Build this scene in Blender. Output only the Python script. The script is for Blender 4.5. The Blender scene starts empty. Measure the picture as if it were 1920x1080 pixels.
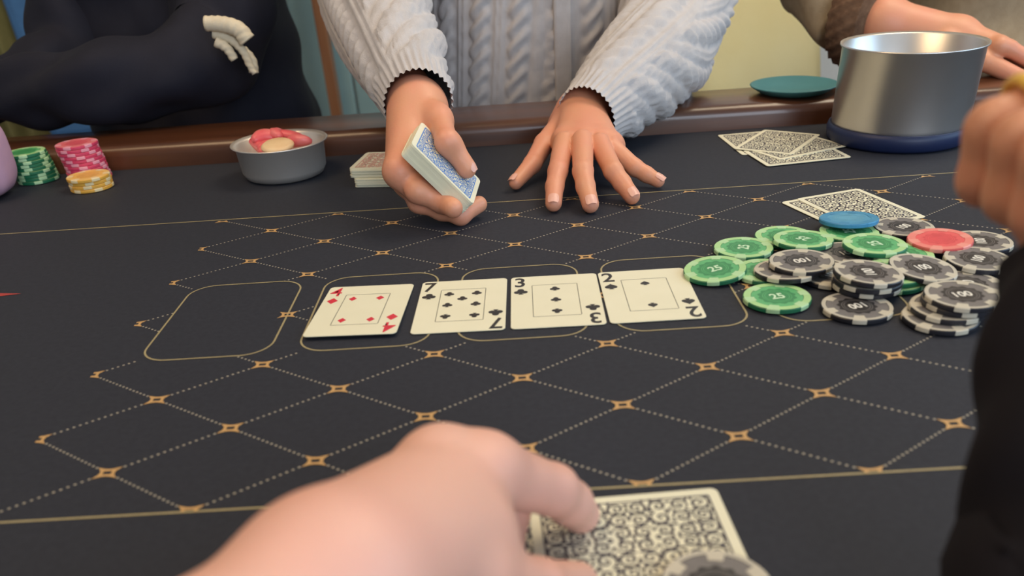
import bpy, bmesh, math, random
import numpy as np
from mathutils import Vector, Matrix, Euler

random.seed(7)
rng = np.random.default_rng(7)
SC = bpy.context.scene
COL = SC.collection
T = 0.75                                   # height of the felt
U = 0.109                                  # one column of the printed lattice, metres
ASP = 0.3459515                            # half-row height in lattice columns
C0, C1 = 2.51086825, -2.88099389           # lattice coordinates of the camera foot
CAMZ = 0.984285
FPX, PCX, PCY = 1539.53, 960.0, 860.0      # focal length and principal point of the photograph
RW = np.array([[0.9981141897, -0.0156491069, -0.0593562950],
               [-0.0578434133, -0.5634511291, -0.8241219355],
               [-0.0205475992, 0.8260011686, -0.5632937649]])

# ------------------------------------------------------------------ camera
cam_d = bpy.data.cameras.new('camera')
cam = bpy.data.objects.new('camera', cam_d)
COL.objects.link(cam)
rot = Matrix(((RW[0][0], -RW[1][0], -RW[2][0]), (RW[0][1], -RW[1][1], -RW[2][1]), (RW[0][2], -RW[1][2], -RW[2][2])))
cam.matrix_world = Matrix.Translation((0, 0, CAMZ)) @ rot.to_4x4()
cam_d.sensor_width = 36.0
cam_d.lens = FPX / 1920 * 36.0
cam_d.shift_y = (PCY - 540) / 1920
cam_d.clip_start = 0.02
cam_d.dof.use_dof = True
cam_d.dof.focus_distance = 0.70
cam_d.dof.aperture_fstop = 6.6
SC.camera = cam

# ------------------------------------------------------------------ light
SC.view_settings.view_transform = 'Standard'
SC.view_settings.look = 'None'
SC.view_settings.gamma = 1.0
SC.view_settings.use_curve_mapping = False
SC.view_settings.exposure = -1.05
world = bpy.data.worlds.new('world')
SC.world = world
world.use_nodes = True
wb = world.node_tree.nodes['Background']
wb.inputs[0].default_value = (0.72, 0.82, 1.0, 1)
wb.inputs[1].default_value = 0.55


def area(name, loc, target, sx, sy, power, col):
    d = bpy.data.lights.new(name, 'AREA')
    d.shape = 'RECTANGLE'
    d.size, d.size_y, d.energy, d.color = sx, sy, power, col
    o = bpy.data.objects.new(name, d)
    COL.objects.link(o)
    o.location = loc
    o.rotation_euler = (Vector(target) - Vector(loc)).to_track_quat('-Z', 'Y').to_euler()
    return o


area('window_daylight', (2.1, 0.3, 1.65), (0.0, 0.6, 0.75), 2.0, 1.1, 46, (0.50, 0.74, 1.0))
area('front_window_daylight', (0.85, -1.75, 1.6), (0.1, 1.0, 0.85), 1.7, 1.2, 88, (0.76, 0.86, 1.0))
area('ceiling_lamp_light', (-0.70, 0.45, 2.55), (-0.1, 0.75, 0.75), 0.9, 0.9, 33, (1.0, 0.70, 0.40))
area('rear_fill_light', (0.95, 1.25, 2.55), (0.6, 1.6, 0.6), 0.9, 0.9, 44, (1.0, 0.84, 0.62))  # added fill, brightens the yellow cushion and the background

# ------------------------------------------------------------------ helpers


def at(x, y, z=0.0):
    """world point of photograph pixel (x, y) at height z above the felt"""
    d = RW.T @ np.array([(x - PCX) / FPX, (y - PCY) / FPX, 1.0])
    k = (T + z - CAMZ) / d[2]
    return Vector((d[0] * k, d[1] * k, T + z))


def aty(x, y, Y):
    """world point of photograph pixel (x, y) in the vertical plane Y"""
    d = RW.T @ np.array([(x - PCX) / FPX, (y - PCY) / FPX, 1.0])
    k = Y / d[1]
    return Vector((d[0] * k, Y, CAMZ + d[2] * k))


def lat(u, k, z=0.0):
    return Vector(((u - C0) * U, (k * ASP - C1) * U, T + z))


def new_mesh(name, verts, faces, mats=None, smooth=False, midx=None):
    me = bpy.data.meshes.new(name)
    me.from_pydata([tuple(v) for v in verts], [], [tuple(f) for f in faces])
    if mats:
        for m in (mats if isinstance(mats, (list, tuple)) else [mats]):
            me.materials.append(m)
    if midx is not None:
        me.polygons.foreach_set('material_index', midx)
    if smooth:
        me.polygons.foreach_set('use_smooth', [True] * len(me.polygons))
    me.update()
    return me


def link(name, me, parent=None, loc=None, rot=None):
    o = bpy.data.objects.new(name, me)
    COL.objects.link(o)
    if parent is not None:
        o.parent = parent
    if loc is not None:
        o.location = loc
    if rot is not None:
        o.rotation_euler = rot
    return o


def empty(name, loc=(0, 0, 0), rot=(0, 0, 0)):
    o = bpy.data.objects.new(name, None)
    COL.objects.link(o)
    o.location = loc
    o.rotation_euler = rot
    o.empty_display_size = 0.02
    return o


def tag(o, label, cat, group=None):
    o['label'] = label
    o['category'] = cat
    if group:
        o['group'] = group
    return o


class MB:
    """collects simple shapes into one mesh"""

    def __init__(self):
        self.v, self.f = [], []

    def add(self, verts, faces):
        n = len(self.v)
        self.v += [tuple(p) for p in verts]
        self.f += [tuple(i + n for i in f) for f in faces]

    def box(self, c, s, M=None):
        cx, cy, cz = c
        hx, hy, hz = s[0] / 2, s[1] / 2, s[2] / 2
        p = [(sx * hx, sy * hy, sz * hz) for sx in (-1, 1) for sy in (-1, 1) for sz in (-1, 1)]
        if M is not None:
            p = [tuple(M @ Vector(q)) for q in p]
        p = [(a + cx, b + cy, c_ + cz) for a, b, c_ in p]
        self.add(p, [(0, 1, 3, 2), (4, 6, 7, 5), (0, 4, 5, 1), (2, 3, 7, 6), (0, 2, 6, 4), (1, 5, 7, 3)])

    def poly(self, pts, z):
        self.add([(x, y, z) for x, y in pts], [tuple(range(len(pts)))])

    def prism(self, pts, z0, z1):
        n = len(pts)
        self.add([(x, y, z0) for x, y in pts] + [(x, y, z1) for x, y in pts],
                 [tuple(range(n - 1, -1, -1)), tuple(range(n, 2 * n))] + [(i, (i + 1) % n, n + (i + 1) % n, n + i) for i in range(n)])

    def ribbon(self, pts, widths, z, closed=False):
        n = len(pts)
        vs = []
        for i in range(n):
            a = pts[(i - 1) % n] if (closed or i > 0) else pts[i]
            b = pts[(i + 1) % n] if (closed or i < n - 1) else pts[i]
            dx, dy = b[0] - a[0], b[1] - a[1]
            L = math.hypot(dx, dy) or 1
            w = (widths[i] if isinstance(widths, (list, tuple)) else widths) / 2
            vs.append((pts[i][0] - dy / L * w, pts[i][1] + dx / L * w, z))
            vs.append((pts[i][0] + dy / L * w, pts[i][1] - dx / L * w, z))
        fs = []
        for i in range(n if closed else n - 1):
            j = (i + 1) % n
            fs.append((2 * i, 2 * i + 1, 2 * j + 1, 2 * j))
        self.add(vs, fs)

    def lathe(self, prof, n=48, c=(0, 0)):
        """prof: (r, z) from bottom centre outward and up; r = 0 closes"""
        base = len(self.v)
        idx = []
        for r, z in prof:
            if r < 1e-9:
                idx.append([len(self.v)] * n)
                self.v.append((c[0], c[1], z))
            else:
                row = []
                for k in range(n):
                    a = 2 * math.pi * k / n
                    row.append(len(self.v))
                    self.v.append((c[0] + r * math.cos(a), c[1] + r * math.sin(a), z))
                idx.append(row)
        for i in range(len(prof) - 1):
            A, B = idx[i], idx[i + 1]
            for k in range(n):
                k2 = (k + 1) % n
                q = [A[k], A[k2], B[k2], B[k]]
                q = [q[j] for j in range(4) if q[j] != q[j - 1]]
                if len(q) >= 3:
                    self.f.append(tuple(q))

    def mesh(self, name, mat, smooth=False):
        return new_mesh(name, self.v, self.f, mat, smooth)

    def build(self, name, mat, parent=None, smooth=False, loc=None, rot=None):
        return link(name, self.mesh(name, mat, smooth), parent, loc, rot)


def bevel(o, w, seg=2):
    m = o.modifiers.new('bevel', 'BEVEL')
    m.width, m.segments, m.limit_method, m.angle_limit = w, seg, 'ANGLE', math.radians(40)
    return o


def rrect(w, h, r, seg=6):
    pts = []
    for cx, cy, a0 in ((w / 2 - r, h / 2 - r, 0), (-w / 2 + r, h / 2 - r, 90), (-w / 2 + r, -h / 2 + r, 180), (w / 2 - r, -h / 2 + r, 270)):
        for i in range(seg + 1):
            a = math.radians(a0 + 90 * i / seg)
            pts.append((cx + r * math.cos(a), cy + r * math.sin(a)))
    return pts


def catmull(P, n):
    P = [np.array(p, float) for p in P]
    P = [2 * P[0] - P[1]] + P + [2 * P[-1] - P[-2]]
    out = []
    for i in range(1, len(P) - 2):
        for j in range(n):
            t = j / n
            a, b, c, d = P[i - 1], P[i], P[i + 1], P[i + 2]
            out.append(0.5 * (2 * b + (c - a) * t + (2 * a - 5 * b + 4 * c - d) * t * t + (3 * b - a - 3 * c + d) * t ** 3))
    out.append(P[-2])
    return np.array(out)


def swept(path, n_len, n_round, disp=None, cap=True, flat=1.0):
    """tube along path of (x, y, z, r); disp(arc, along) -> outward offset; returns verts, faces"""
    Q = catmull(path, n_len)
    pts, rad = Q[:, :3], Q[:, 3]
    tang = np.gradient(pts, axis=0)
    tang /= np.linalg.norm(tang, axis=1)[:, None]
    up = np.array([0, 0, 1.0]) if abs(tang[0][2]) < 0.9 else np.array([0, 1.0, 0])
    nrm = up - tang[0] * up.dot(tang[0])
    nrm /= np.linalg.norm(nrm)
    along = np.r_[0, np.cumsum(np.linalg.norm(np.diff(pts, axis=0), axis=1))]
    V = []
    for i in range(len(pts)):
        nrm = nrm - tang[i] * nrm.dot(tang[i])
        nrm /= np.linalg.norm(nrm)
        bi = np.cross(tang[i], nrm)
        for k in range(n_round):
            a = 2 * math.pi * k / n_round
            r = rad[i]
            if disp:
                r = r + disp(a, rad[i], along[i])
            V.append(pts[i] + (nrm * math.cos(a) * flat + bi * math.sin(a)) * r)
    F = []
    m = len(pts)
    for i in range(m - 1):
        for k in range(n_round):
            k2 = (k + 1) % n_round
            F.append((i * n_round + k, i * n_round + k2, (i + 1) * n_round + k2, (i + 1) * n_round + k))
    if cap:
        F.append(tuple(range(n_round - 1, -1, -1)))
        if cap != 'start':
            F.append(tuple((m - 1) * n_round + k for k in range(n_round)))
    return V, F


# ---- implicit surfaces for hands
def round_cone(P, a, b, r1, r2):
    a, b = np.asarray(a, np.float32), np.asarray(b, np.float32)
    ba = b - a
    l2 = float(ba @ ba)
    rr = r1 - r2
    a2 = l2 - rr * rr
    il2 = 1.0 / l2
    pa = P - a
    y = pa @ ba
    z = y - l2
    q = pa * l2 - y[..., None] * ba
    x2 = (q * q).sum(-1)
    y2 = y * y * l2
    z2 = z * z * l2
    k = math.copysign(1, rr) * rr * rr * x2
    c1 = np.sign(z) * a2 * z2 > k
    c2 = np.sign(y) * a2 * y2 < k
    d = (np.sqrt(x2 * a2 * il2) + y * rr) * il2 - r1
    d = np.where(c2, np.sqrt(x2 + y2) * il2 - r1, d)
    d = np.where(c1, np.sqrt(x2 + z2) * il2 - r2, d)
    return d.astype(np.float32)


def smin(a, b, k):
    h = np.clip(0.5 + 0.5 * (b - a) / k, 0, 1)
    return b + (a - b) * h - k * h * (1 - h)


def surface_nets(F, org, h):
    nx, ny, nz = F.shape
    S = F < 0
    corner = [(i, j, k) for i in (0, 1) for j in (0, 1) for k in (0, 1)]
    sl = lambda i, j, k: (slice(i, nx - 1 + i), slice(j, ny - 1 + j), slice(k, nz - 1 + k))
    cnt = sum(S[sl(*c)].astype(np.int8) for c in corner)
    act = (cnt > 0) & (cnt < 8)
    ids = np.full(act.shape, -1, np.int64)
    cells = np.argwhere(act)
    ids[act] = np.arange(len(cells))
    acc = np.zeros((len(cells), 3))
    num = np.zeros(len(cells))
    for a in corner:
        for ax in range(3):
            if a[ax] == 0:
                b = list(a)
                b[ax] = 1
                fa = F[cells[:, 0] + a[0], cells[:, 1] + a[1], cells[:, 2] + a[2]]
                fb = F[cells[:, 0] + b[0], cells[:, 1] + b[1], cells[:, 2] + b[2]]
                x = (fa < 0) != (fb < 0)
                t = np.where(x, fa / np.where(x, fa - fb, 1), 0)
                p = np.tile(np.array(a, float), (len(cells), 1))
                p[:, ax] += t
                acc += p * x[:, None]
                num += x
    V = (cells + acc / num[:, None]) * h + org
    faces = []
    for ax in range(3):
        o1, o2 = (ax + 1) % 3, (ax + 2) % 3
        s0 = [slice(None)] * 3
        s1 = [slice(None)] * 3
        s0[ax] = slice(0, -1)
        s1[ax] = slice(1, None)
        A, B = S[tuple(s0)], S[tuple(s1)]
        e = np.argwhere(A != B)
        e = e[(e[:, o1] > 0) & (e[:, o2] > 0)]
        e = e[(e[:, o1] < ids.shape[o1]) & (e[:, o2] < ids.shape[o2])]
        fl = A[tuple(e.T)]

        def g(d1, d2):
            q = e.copy()
            q[:, o1] -= d1
            q[:, o2] -= d2
            return ids[tuple(q.T)]
        Q = np.stack([g(1, 1), g(0, 1), g(0, 0), g(1, 0)], 1)
        Q[~fl] = Q[~fl][:, ::-1]
        faces.append(Q)
    return V, np.concatenate(faces)


def sdf_mesh(palm, fingers, h=0.0015, kp=0.010, kf=0.003, kb=0.007, lump=None):
    """palm: round cones (a, b, r1, r2); fingers: chains of (point, radius)"""
    allp = []
    for a, b, r1, r2 in palm:
        allp += [(np.array(a), r1), (np.array(b), r2)]
    for ch in fingers:
        allp += [(np.array(p), r) for p, r in ch]
    lo = np.min([p - r for p, r in allp], axis=0) - 0.006
    hi = np.max([p + r for p, r in allp], axis=0) + 0.006
    n = np.ceil((hi - lo) / h).astype(int) + 1
    ax = [np.arange(n[i], dtype=np.float32) * h + np.float32(lo[i]) for i in range(3)]
    G = np.stack(np.meshgrid(*ax, indexing='ij'), -1)
    BIG = np.full(G.shape[:3], 1.0, np.float32)

    def region(a, b, r):
        m = r + 0.02
        l_ = np.clip(np.floor((np.minimum(a, b) - m - lo) / h).astype(int), 0, n)
        h_ = np.clip(np.ceil((np.maximum(a, b) + m - lo) / h).astype(int), 0, n)
        return tuple(slice(int(x), int(y)) for x, y in zip(l_, h_))

    def put(D, a, b, r1, r2, k):
        a, b = np.array(a, float), np.array(b, float)
        s = region(a, b, max(r1, r2))
        D[s] = smin(D[s], round_cone(G[s], a, b, r1, r2), k)
    D = BIG.copy()
    for a, b, r1, r2 in palm:
        put(D, a, b, r1, r2, kp)
    FD = BIG.copy()
    for ch in fingers:
        f = BIG.copy()
        for (a, r1), (b, r2) in zip(ch, ch[1:]):
            put(f, a, b, r1, r2, kf)
        FD = np.minimum(FD, f)
    D = smin(D, FD, kb) if fingers else D
    V, Q = surface_nets(D, lo, h)
    return V, Q


# ------------------------------------------------------------------ materials
def mat(name, col, rough=0.5, metal=0.0, noise=None, bump=None, sub=0.0, sheen=0.0, spec=0.5, coat=0.0):
    """noise = (scale, second colour, amount); bump = (scale, strength, distance)"""
    m = bpy.data.materials.new(name)
    m.use_nodes = True
    nt = m.node_tree
    b = nt.nodes['Principled BSDF']
    b.inputs['Base Color'].default_value = (*col, 1)
    b.inputs['Roughness'].default_value = rough
    b.inputs['Metallic'].default_value = metal
    b.inputs['Specular IOR Level'].default_value = spec
    if sub:
        b.inputs['Subsurface Weight'].default_value = sub
        b.inputs['Subsurface Radius'].default_value = (1.0, 0.35, 0.2)
        b.inputs['Subsurface Scale'].default_value = 0.006
    if sheen:
        b.inputs['Sheen Weight'].default_value = sheen
    if coat:
        b.inputs['Coat Weight'].default_value = coat
        b.inputs['Coat Roughness'].default_value = 0.15
    tc = nt.nodes.new('ShaderNodeTexCoord')
    if noise:
        n = nt.nodes.new('ShaderNodeTexNoise')
        n.inputs['Scale'].default_value = noise[0]
        n.inputs['Detail'].default_value = 5
        nt.links.new(tc.outputs['Object'], n.inputs['Vector'])
        mx = nt.nodes.new('ShaderNodeMix')
        mx.data_type = 'RGBA'
        mr = nt.nodes.new('ShaderNodeMapRange')
        mr.inputs['From Min'].default_value = 0.35
        mr.inputs['From Max'].default_value = 0.65
        mr.inputs['To Max'].default_value = noise[2]
        nt.links.new(n.outputs['Fac'], mr.inputs['Value'])
        nt.links.new(mr.outputs['Result'], mx.inputs['Factor'])
        mx.inputs[6].default_value = (*col, 1)
        mx.inputs[7].default_value = (*noise[1], 1)
        nt.links.new(mx.outputs[2], b.inputs['Base Color'])
    if bump:
        n2 = nt.nodes.new('ShaderNodeTexNoise')
        n2.inputs['Scale'].default_value = bump[0]
        n2.inputs['Detail'].default_value = 6
        nt.links.new(tc.outputs['Object'], n2.inputs['Vector'])
        bp = nt.nodes.new('ShaderNodeBump')
        bp.inputs['Strength'].default_value = bump[1]
        bp.inputs['Distance'].default_value = bump[2]
        nt.links.new(n2.outputs['Fac'], bp.inputs['Height'])
        nt.links.new(bp.outputs['Normal'], b.inputs['Normal'])
    return m


def wood(name, c1, c2, rough, scale=(2, 30, 30), coat=0.3):
    m = mat(name, c1, rough, coat=coat)
    nt = m.node_tree
    b = nt.nodes['Principled BSDF']
    tc = nt.nodes.new('ShaderNodeTexCoord')
    mp = nt.nodes.new('ShaderNodeMapping')
    mp.inputs['Scale'].default_value = scale
    n = nt.nodes.new('ShaderNodeTexNoise')
    n.inputs['Scale'].default_value = 1.0
    n.inputs['Detail'].default_value = 8
    n.inputs['Distortion'].default_value = 0.6
    r = nt.nodes.new('ShaderNodeValToRGB')
    r.color_ramp.elements[0].color = (*c1, 1)
    r.color_ramp.elements[1].color = (*c2, 1)
    r.color_ramp.elements[0].position = 0.35
    r.color_ramp.elements[1].position = 0.7
    nt.links.new(tc.outputs['Object'], mp.inputs[0])
    nt.links.new(mp.outputs[0], n.inputs['Vector'])
    nt.links.new(n.outputs['Fac'], r.inputs[0])
    nt.links.new(r.outputs[0], b.inputs['Base Color'])
    return m


M_FELT = mat('felt_charcoal', (0.0245, 0.0268, 0.0360), 0.66, noise=(260, (0.0340, 0.0365, 0.0475), 0.6), bump=(1500, 0.25, 0.0006), sheen=0.0, spec=0.22)
M_GOLD = mat('gold_print', (0.40, 0.33, 0.17), 0.5, noise=(300, (0.33, 0.27, 0.14), 0.7))
M_MOTIF = mat('orange_gold_print', (0.60, 0.36, 0.14), 0.5, noise=(300, (0.48, 0.28, 0.11), 0.7))
M_DOT = mat('pale_gold_print', (0.42, 0.38, 0.30), 0.55, noise=(300, (0.35, 0.31, 0.24), 0.7))
M_REDP = mat('red_print', (0.42, 0.05, 0.04), 0.5, noise=(300, (0.34, 0.04, 0.03), 0.7))
M_RAIL = wood('rail_walnut', (0.055, 0.018, 0.007), (0.12, 0.042, 0.016), 0.32, (3, 40, 40))
M_CARD = mat('card_cream', (0.84, 0.80, 0.59), 0.36, noise=(40, (0.80, 0.76, 0.55), 0.6))
M_INK = mat('black_ink', (0.02, 0.018, 0.018), 0.35, noise=(400, (0.03, 0.028, 0.026), 0.7))
M_INKB = mat('violet_black_ink', (0.03, 0.025, 0.045), 0.35, noise=(400, (0.05, 0.04, 0.06), 0.7))
M_INKR = mat('red_ink', (0.72, 0.035, 0.06), 0.35, noise=(400, (0.62, 0.03, 0.05), 0.7))
M_INKBLUE = mat('blue_ink', (0.08, 0.22, 0.55), 0.35, noise=(400, (0.10, 0.28, 0.62), 0.7))
M_INKPINK = mat('faded_red_ink', (0.70, 0.33, 0.26), 0.4, noise=(400, (0.76, 0.42, 0.34), 0.7))
M_SKIN = mat('skin', (0.70, 0.315, 0.175), 0.48, noise=(28, (0.72, 0.29, 0.18), 0.8), bump=(450, 0.18, 0.0008), sub=0.12)
M_SKIN2 = mat('skin_fair', (0.80, 0.45, 0.34), 0.5, noise=(22, (0.81, 0.43, 0.33), 0.8), bump=(420, 0.15, 0.0008), sub=0.12)
M_NAIL = mat('fingernail', (0.76, 0.40, 0.30), 0.35, noise=(90, (0.78, 0.43, 0.33), 0.6))
M_STEEL = mat('brushed_steel', (0.74, 0.70, 0.65), 0.36, 1.0, noise=(8, (0.56, 0.53, 0.50), 0.6))
M_STEEL2 = mat('satin_steel', (0.80, 0.74, 0.66), 0.36, 0.72, noise=(8, (0.72, 0.68, 0.63), 0.6))
M_KNIT = mat('grey_knit', (0.54, 0.50, 0.48), 0.9, noise=(60, (0.46, 0.42, 0.40), 0.7), bump=(900, 0.5, 0.001), sheen=0.3, spec=0.2)
M_NAVY = mat('dark_navy_cloth', (0.009, 0.009, 0.017), 0.8, noise=(30, (0.013, 0.013, 0.022), 0.7), bump=(500, 0.2, 0.001), spec=0.3)
M_BLACK = mat('black_cloth', (0.010, 0.009, 0.012), 0.85, noise=(30, (0.015, 0.013, 0.016), 0.7), bump=(500, 0.2, 0.001), spec=0.2)
M_CREAM = mat('cream_cord', (0.72, 0.62, 0.44), 0.8, noise=(120, (0.62, 0.52, 0.36), 0.7), bump=(800, 0.4, 0.001))
M_LILAC = mat('lilac_cloth', (0.56, 0.33, 0.42), 0.8, noise=(50, (0.50, 0.30, 0.42), 0.7), bump=(600, 0.3, 0.001))
M_YEL = mat('pale_yellow_cloth', (0.94, 0.83, 0.45), 0.85, noise=(9, (0.90, 0.77, 0.38), 0.8), bump=(22, 0.25, 0.008))
M_TEAL = mat('teal_glaze', (0.055, 0.20, 0.21), 0.5, noise=(30, (0.05, 0.18, 0.19), 0.7))
M_BEIGE = mat('beige_knit', (0.42, 0.32, 0.20), 0.9, noise=(80, (0.34, 0.25, 0.15), 0.7), bump=(700, 0.5, 0.001))
M_BROWN = mat('brown_knit', (0.12, 0.06, 0.03), 0.9, noise=(120, (0.20, 0.11, 0.06), 0.7), bump=(700, 0.5, 0.001))
M_RUBBER = mat('navy_silicone', (0.008, 0.016, 0.060), 0.5, noise=(30, (0.009, 0.019, 0.070), 0.6))
M_PIECE = mat('red_piece', (0.72, 0.09, 0.10), 0.4, noise=(60, (0.80, 0.22, 0.20), 0.8))
M_PIECE2 = mat('pale_piece', (0.82, 0.60, 0.34), 0.5, noise=(60, (0.76, 0.50, 0.26), 0.8))
M_GOLDEN = mat('golden_yellow', (0.85, 0.52, 0.08), 0.4, noise=(40, (0.78, 0.45, 0.07), 0.6))
M_FLOOR = wood('floor_boards', (0.16, 0.06, 0.03), (0.24, 0.10, 0.05), 0.4, (25, 2, 25))
M_WALL = mat('pale_wall', (0.62, 0.66, 0.66), 0.8, noise=(6, (0.58, 0.62, 0.62), 0.6))
M_BOARD = mat('pale_blue_board', (0.30, 0.50, 0.55), 0.6, noise=(12, (0.26, 0.45, 0.51), 0.7))
M_CEIL = mat('ceiling_white', (0.75, 0.74, 0.70), 0.9, noise=(5, (0.72, 0.71, 0.67), 0.6))
M_POST = wood('post_wood', (0.28, 0.12, 0.05), (0.36, 0.17, 0.08), 0.5, (30, 30, 2))
M_OLIVE = mat('olive_curtain', (0.25, 0.23, 0.09), 0.9, noise=(30, (0.20, 0.19, 0.07), 0.7), bump=(500, 0.3, 0.001))
M_BLUEC = mat('blue_upholstery', (0.07, 0.20, 0.42), 0.8, noise=(60, (0.06, 0.17, 0.37), 0.7), bump=(500, 0.3, 0.001))
M_LAMP = mat('lamp_shade_white', (0.9, 0.86, 0.78), 0.6, noise=(10, (0.88, 0.84, 0.75), 0.5))

# ------------------------------------------------------------------ the room


def struct(o, name=None):
    o['kind'] = 'structure'
    return o


RX0, RX1, RY0, RY1, RH = -2.3, 2.3, -1.9, 2.75, 2.7
m = MB()
m.box(((RX0 + RX1) / 2, (RY0 + RY1) / 2, -0.05), (RX1 - RX0, RY1 - RY0, 0.1))
struct(m.build('floor', M_FLOOR))
m = MB()
m.box(((RX0 + RX1) / 2, (RY0 + RY1) / 2, RH + 0.05), (RX1 - RX0, RY1 - RY0, 0.1))
struct(m.build('ceiling', M_CEIL))
m = MB()
m.box((RX0 - 0.05, (RY0 + RY1) / 2, RH / 2), (0.1, RY1 - RY0, RH))
struct(m.build('wall_left', M_WALL))
m = MB()
vx0, vx1 = -0.05, 1.75
m.box(((RX0 + vx0) / 2 - 0.05, RY0 - 0.05, RH / 2), (vx0 - RX0 + 0.1, 0.1, RH))
m.box(((RX1 + vx1) / 2 + 0.05, RY0 - 0.05, RH / 2), (RX1 - vx1 + 0.1, 0.1, RH))
m.box(((vx0 + vx1) / 2, RY0 - 0.05, 0.48), (vx1 - vx0, 0.1, 0.96))
m.box(((vx0 + vx1) / 2, RY0 - 0.05, 2.475), (vx1 - vx0, 0.1, 0.45))
struct(m.build('wall_front', M_WALL))
win2 = struct(empty('window_2', (0.85, RY0 - 0.04, 0.96)))
m = MB()
for xx in (-0.88, 0.0, 0.88):
    m.box((xx, 0, 0.645), (0.04, 0.05, 1.29))
for zz in (0.02, 1.27):
    m.box((0, 0, zz), (1.8, 0.05, 0.04))
m.build('window_frame', M_CEIL, win2)
wall_back = None
m = MB()
m.box(((RX0 + RX1) / 2, RY1 + 0.05, RH / 2), (RX1 - RX0 + 0.2, 0.1, RH))
wall_back = struct(m.build('wall_back', M_WALL))
bm_ = MB()
bm_.box((0, 0, 0.55), (0.074, 0.018, 0.98))
board_me = bm_.mesh('board', M_BOARD)
for i in range(26):
    b = link('board', board_me, wall_back, (-1.55 + i * 0.080, RY1 - 0.010, 0))
    bevel(b, 0.004, 1)
m = MB()
m.box((0, RY1 - 0.012, 0.03), (RX1 - RX0, 0.02, 0.06))
struct(m.build('baseboard_back', M_POST))
m = MB()
wy0, wy1, wz0, wz1 = -0.6, 1.6, 1.02, 2.25
m.box((RX1 + 0.05, (RY0 + wy0) / 2, RH / 2), (0.1, wy0 - RY0, RH))
m.box((RX1 + 0.05, (RY1 + wy1) / 2, RH / 2), (0.1, RY1 - wy1, RH))
m.box((RX1 + 0.05, (wy0 + wy1) / 2, wz0 / 2), (0.1, wy1 - wy0, wz0))
m.box((RX1 + 0.05, (wy0 + wy1) / 2, (RH + wz1) / 2), (0.1, wy1 - wy0, RH - wz1))
struct(m.build('wall_right', M_WALL))
win = empty('window_1', (RX1 + 0.04, 0.5, wz0))
struct(win)
m = MB()
for yy in (-1.08, 0.0, 1.08):
    m.box((0, yy, 0.615), (0.05, 0.04, 1.23))
for zz in (0.02, 1.21):
    m.box((0, 0, zz), (0.05, 2.2, 0.04))
m.build('window_frame', M_CEIL, win)
# wooden post standing against the back wall
m = MB()
p = aty(590, 12, 2.6)
m.box((p.x, 2.66, 0.9), (0.030, 0.05, 1.8))
m.box((p.x, 2.66, 0.012), (0.09, 0.09, 0.024))
tag(bevel(m.build('post', M_POST), 0.003), 'thin brown wooden post in front of the pale blue boards', 'post')

# ceiling lamp over the table, plus an unseen housing added for the rear fill
for lx, ly, ll in ((-0.70, 0.45, 'square white ceiling lamp above the table'), (0.95, 1.25, 'unseen square white housing added for the rear fill light')):
    lamp = tag(empty('ceiling_lamp', (lx, ly, 2.58)), ll, 'lamp', 'ceiling lamps')
    m = MB()
    for s in (-1, 1):
        m.box((s * 0.47, 0, 0.05), (0.03, 0.97, 0.12))
        m.box((0, s * 0.47, 0.05), (0.91, 0.03, 0.12))
    m.box((0, 0, 0.09), (0.91, 0.91, 0.02))
    m.build('housing', M_LAMP, lamp)

# ------------------------------------------------------------------ the table
table = tag(empty('poker_table', (0, 0.5425, 0)), 'charcoal felt poker table with gold lattice print and dark wooden rail', 'table')
TY = 0.5425


def under(o, parent):
    """keep world placement while parenting to an unrotated empty"""
    o.parent = parent
    o.location = Vector(o.location) - Vector(parent.location)
    return o


FW, FH, FR = 2.1, 0.885, 0.36
m = MB()
pts = rrect(FW + 0.02, FH + 0.02, FR + 0.01, 16)
m.prism([(x, y) for x, y in pts], T - 0.03, T)
m.build('felt', M_FELT, table)
prof = [(0, -0.03), (0, 0.014), (0.0015, 0.020), (0.006, 0.0245), (0.014, 0.0255), (0.055, 0.026), (0.10, 0.0245), (0.113, 0.020), (0.12, 0.008), (0.12, -0.07), (0, -0.07)]
rings = [rrect(FW + 2 * d, FH + 2 * d, FR + d, 16) for d, _ in prof]
n = len(rings[0])
V = [(x, y, T + z) for (d, z), R_ in zip(prof, rings) for x, y in R_]
F = []
for i in range(len(prof)):
    j = (i + 1) % len(prof)
    for k in range(n):
        k2 = (k + 1) % n
        F.append((i * n + k, i * n + k2, j * n + k2, j * n + k))
link('rail', new_mesh('rail', V, F, M_RAIL, True), table)
m = MB()
m.prism(rrect(1.9, 0.7, 0.3, 8), T - 0.10, T - 0.032)
m.build('underframe', M_RAIL, table)
for sx in (-1, 1):
    for sy in (-1, 1):
        m = MB()
        m.lathe([(0, 0), (0.03, 0), (0.034, 0.02), (0.028, 0.05), (0.032, 0.5), (0.045, T - 0.10), (0, T - 0.10)], 20, (sx * 0.72, sy * 0.24))
        m.build('leg', M_RAIL, table, True)

Z1 = T + 0.00025
m = MB()
m.ribbon([(x, y + 0.5420 - TY) for x, y in rrect(1.9, 0.4560, 0.2, 14)], 0.0015, Z1, True)
m.build('gold_border_line', M_GOLD, table)
BOXES = [0.605 + 0.957 * i for i in range(5)]
BK0, BK1 = 4.39, 7.70
BW, BH = 0.79 * U, (BK1 - BK0) * ASP * U
bm_ = MB()
bm_.ribbon(rrect(BW, BH, 0.019, 8), 0.0013, 0, True)
box_me = bm_.mesh('card_box_outline', M_GOLD)
for c in BOXES:
    p = lat(c, (BK0 + BK1) / 2)
    link('card_box_outline', box_me, table, (p.x, p.y - TY, Z1 + 0.00005))


def inside_box(u, k, pad=0.0):
    return any(abs(u - c) < 0.395 - pad for c in BOXES) and BK0 + pad < k < BK1 - pad


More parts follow.
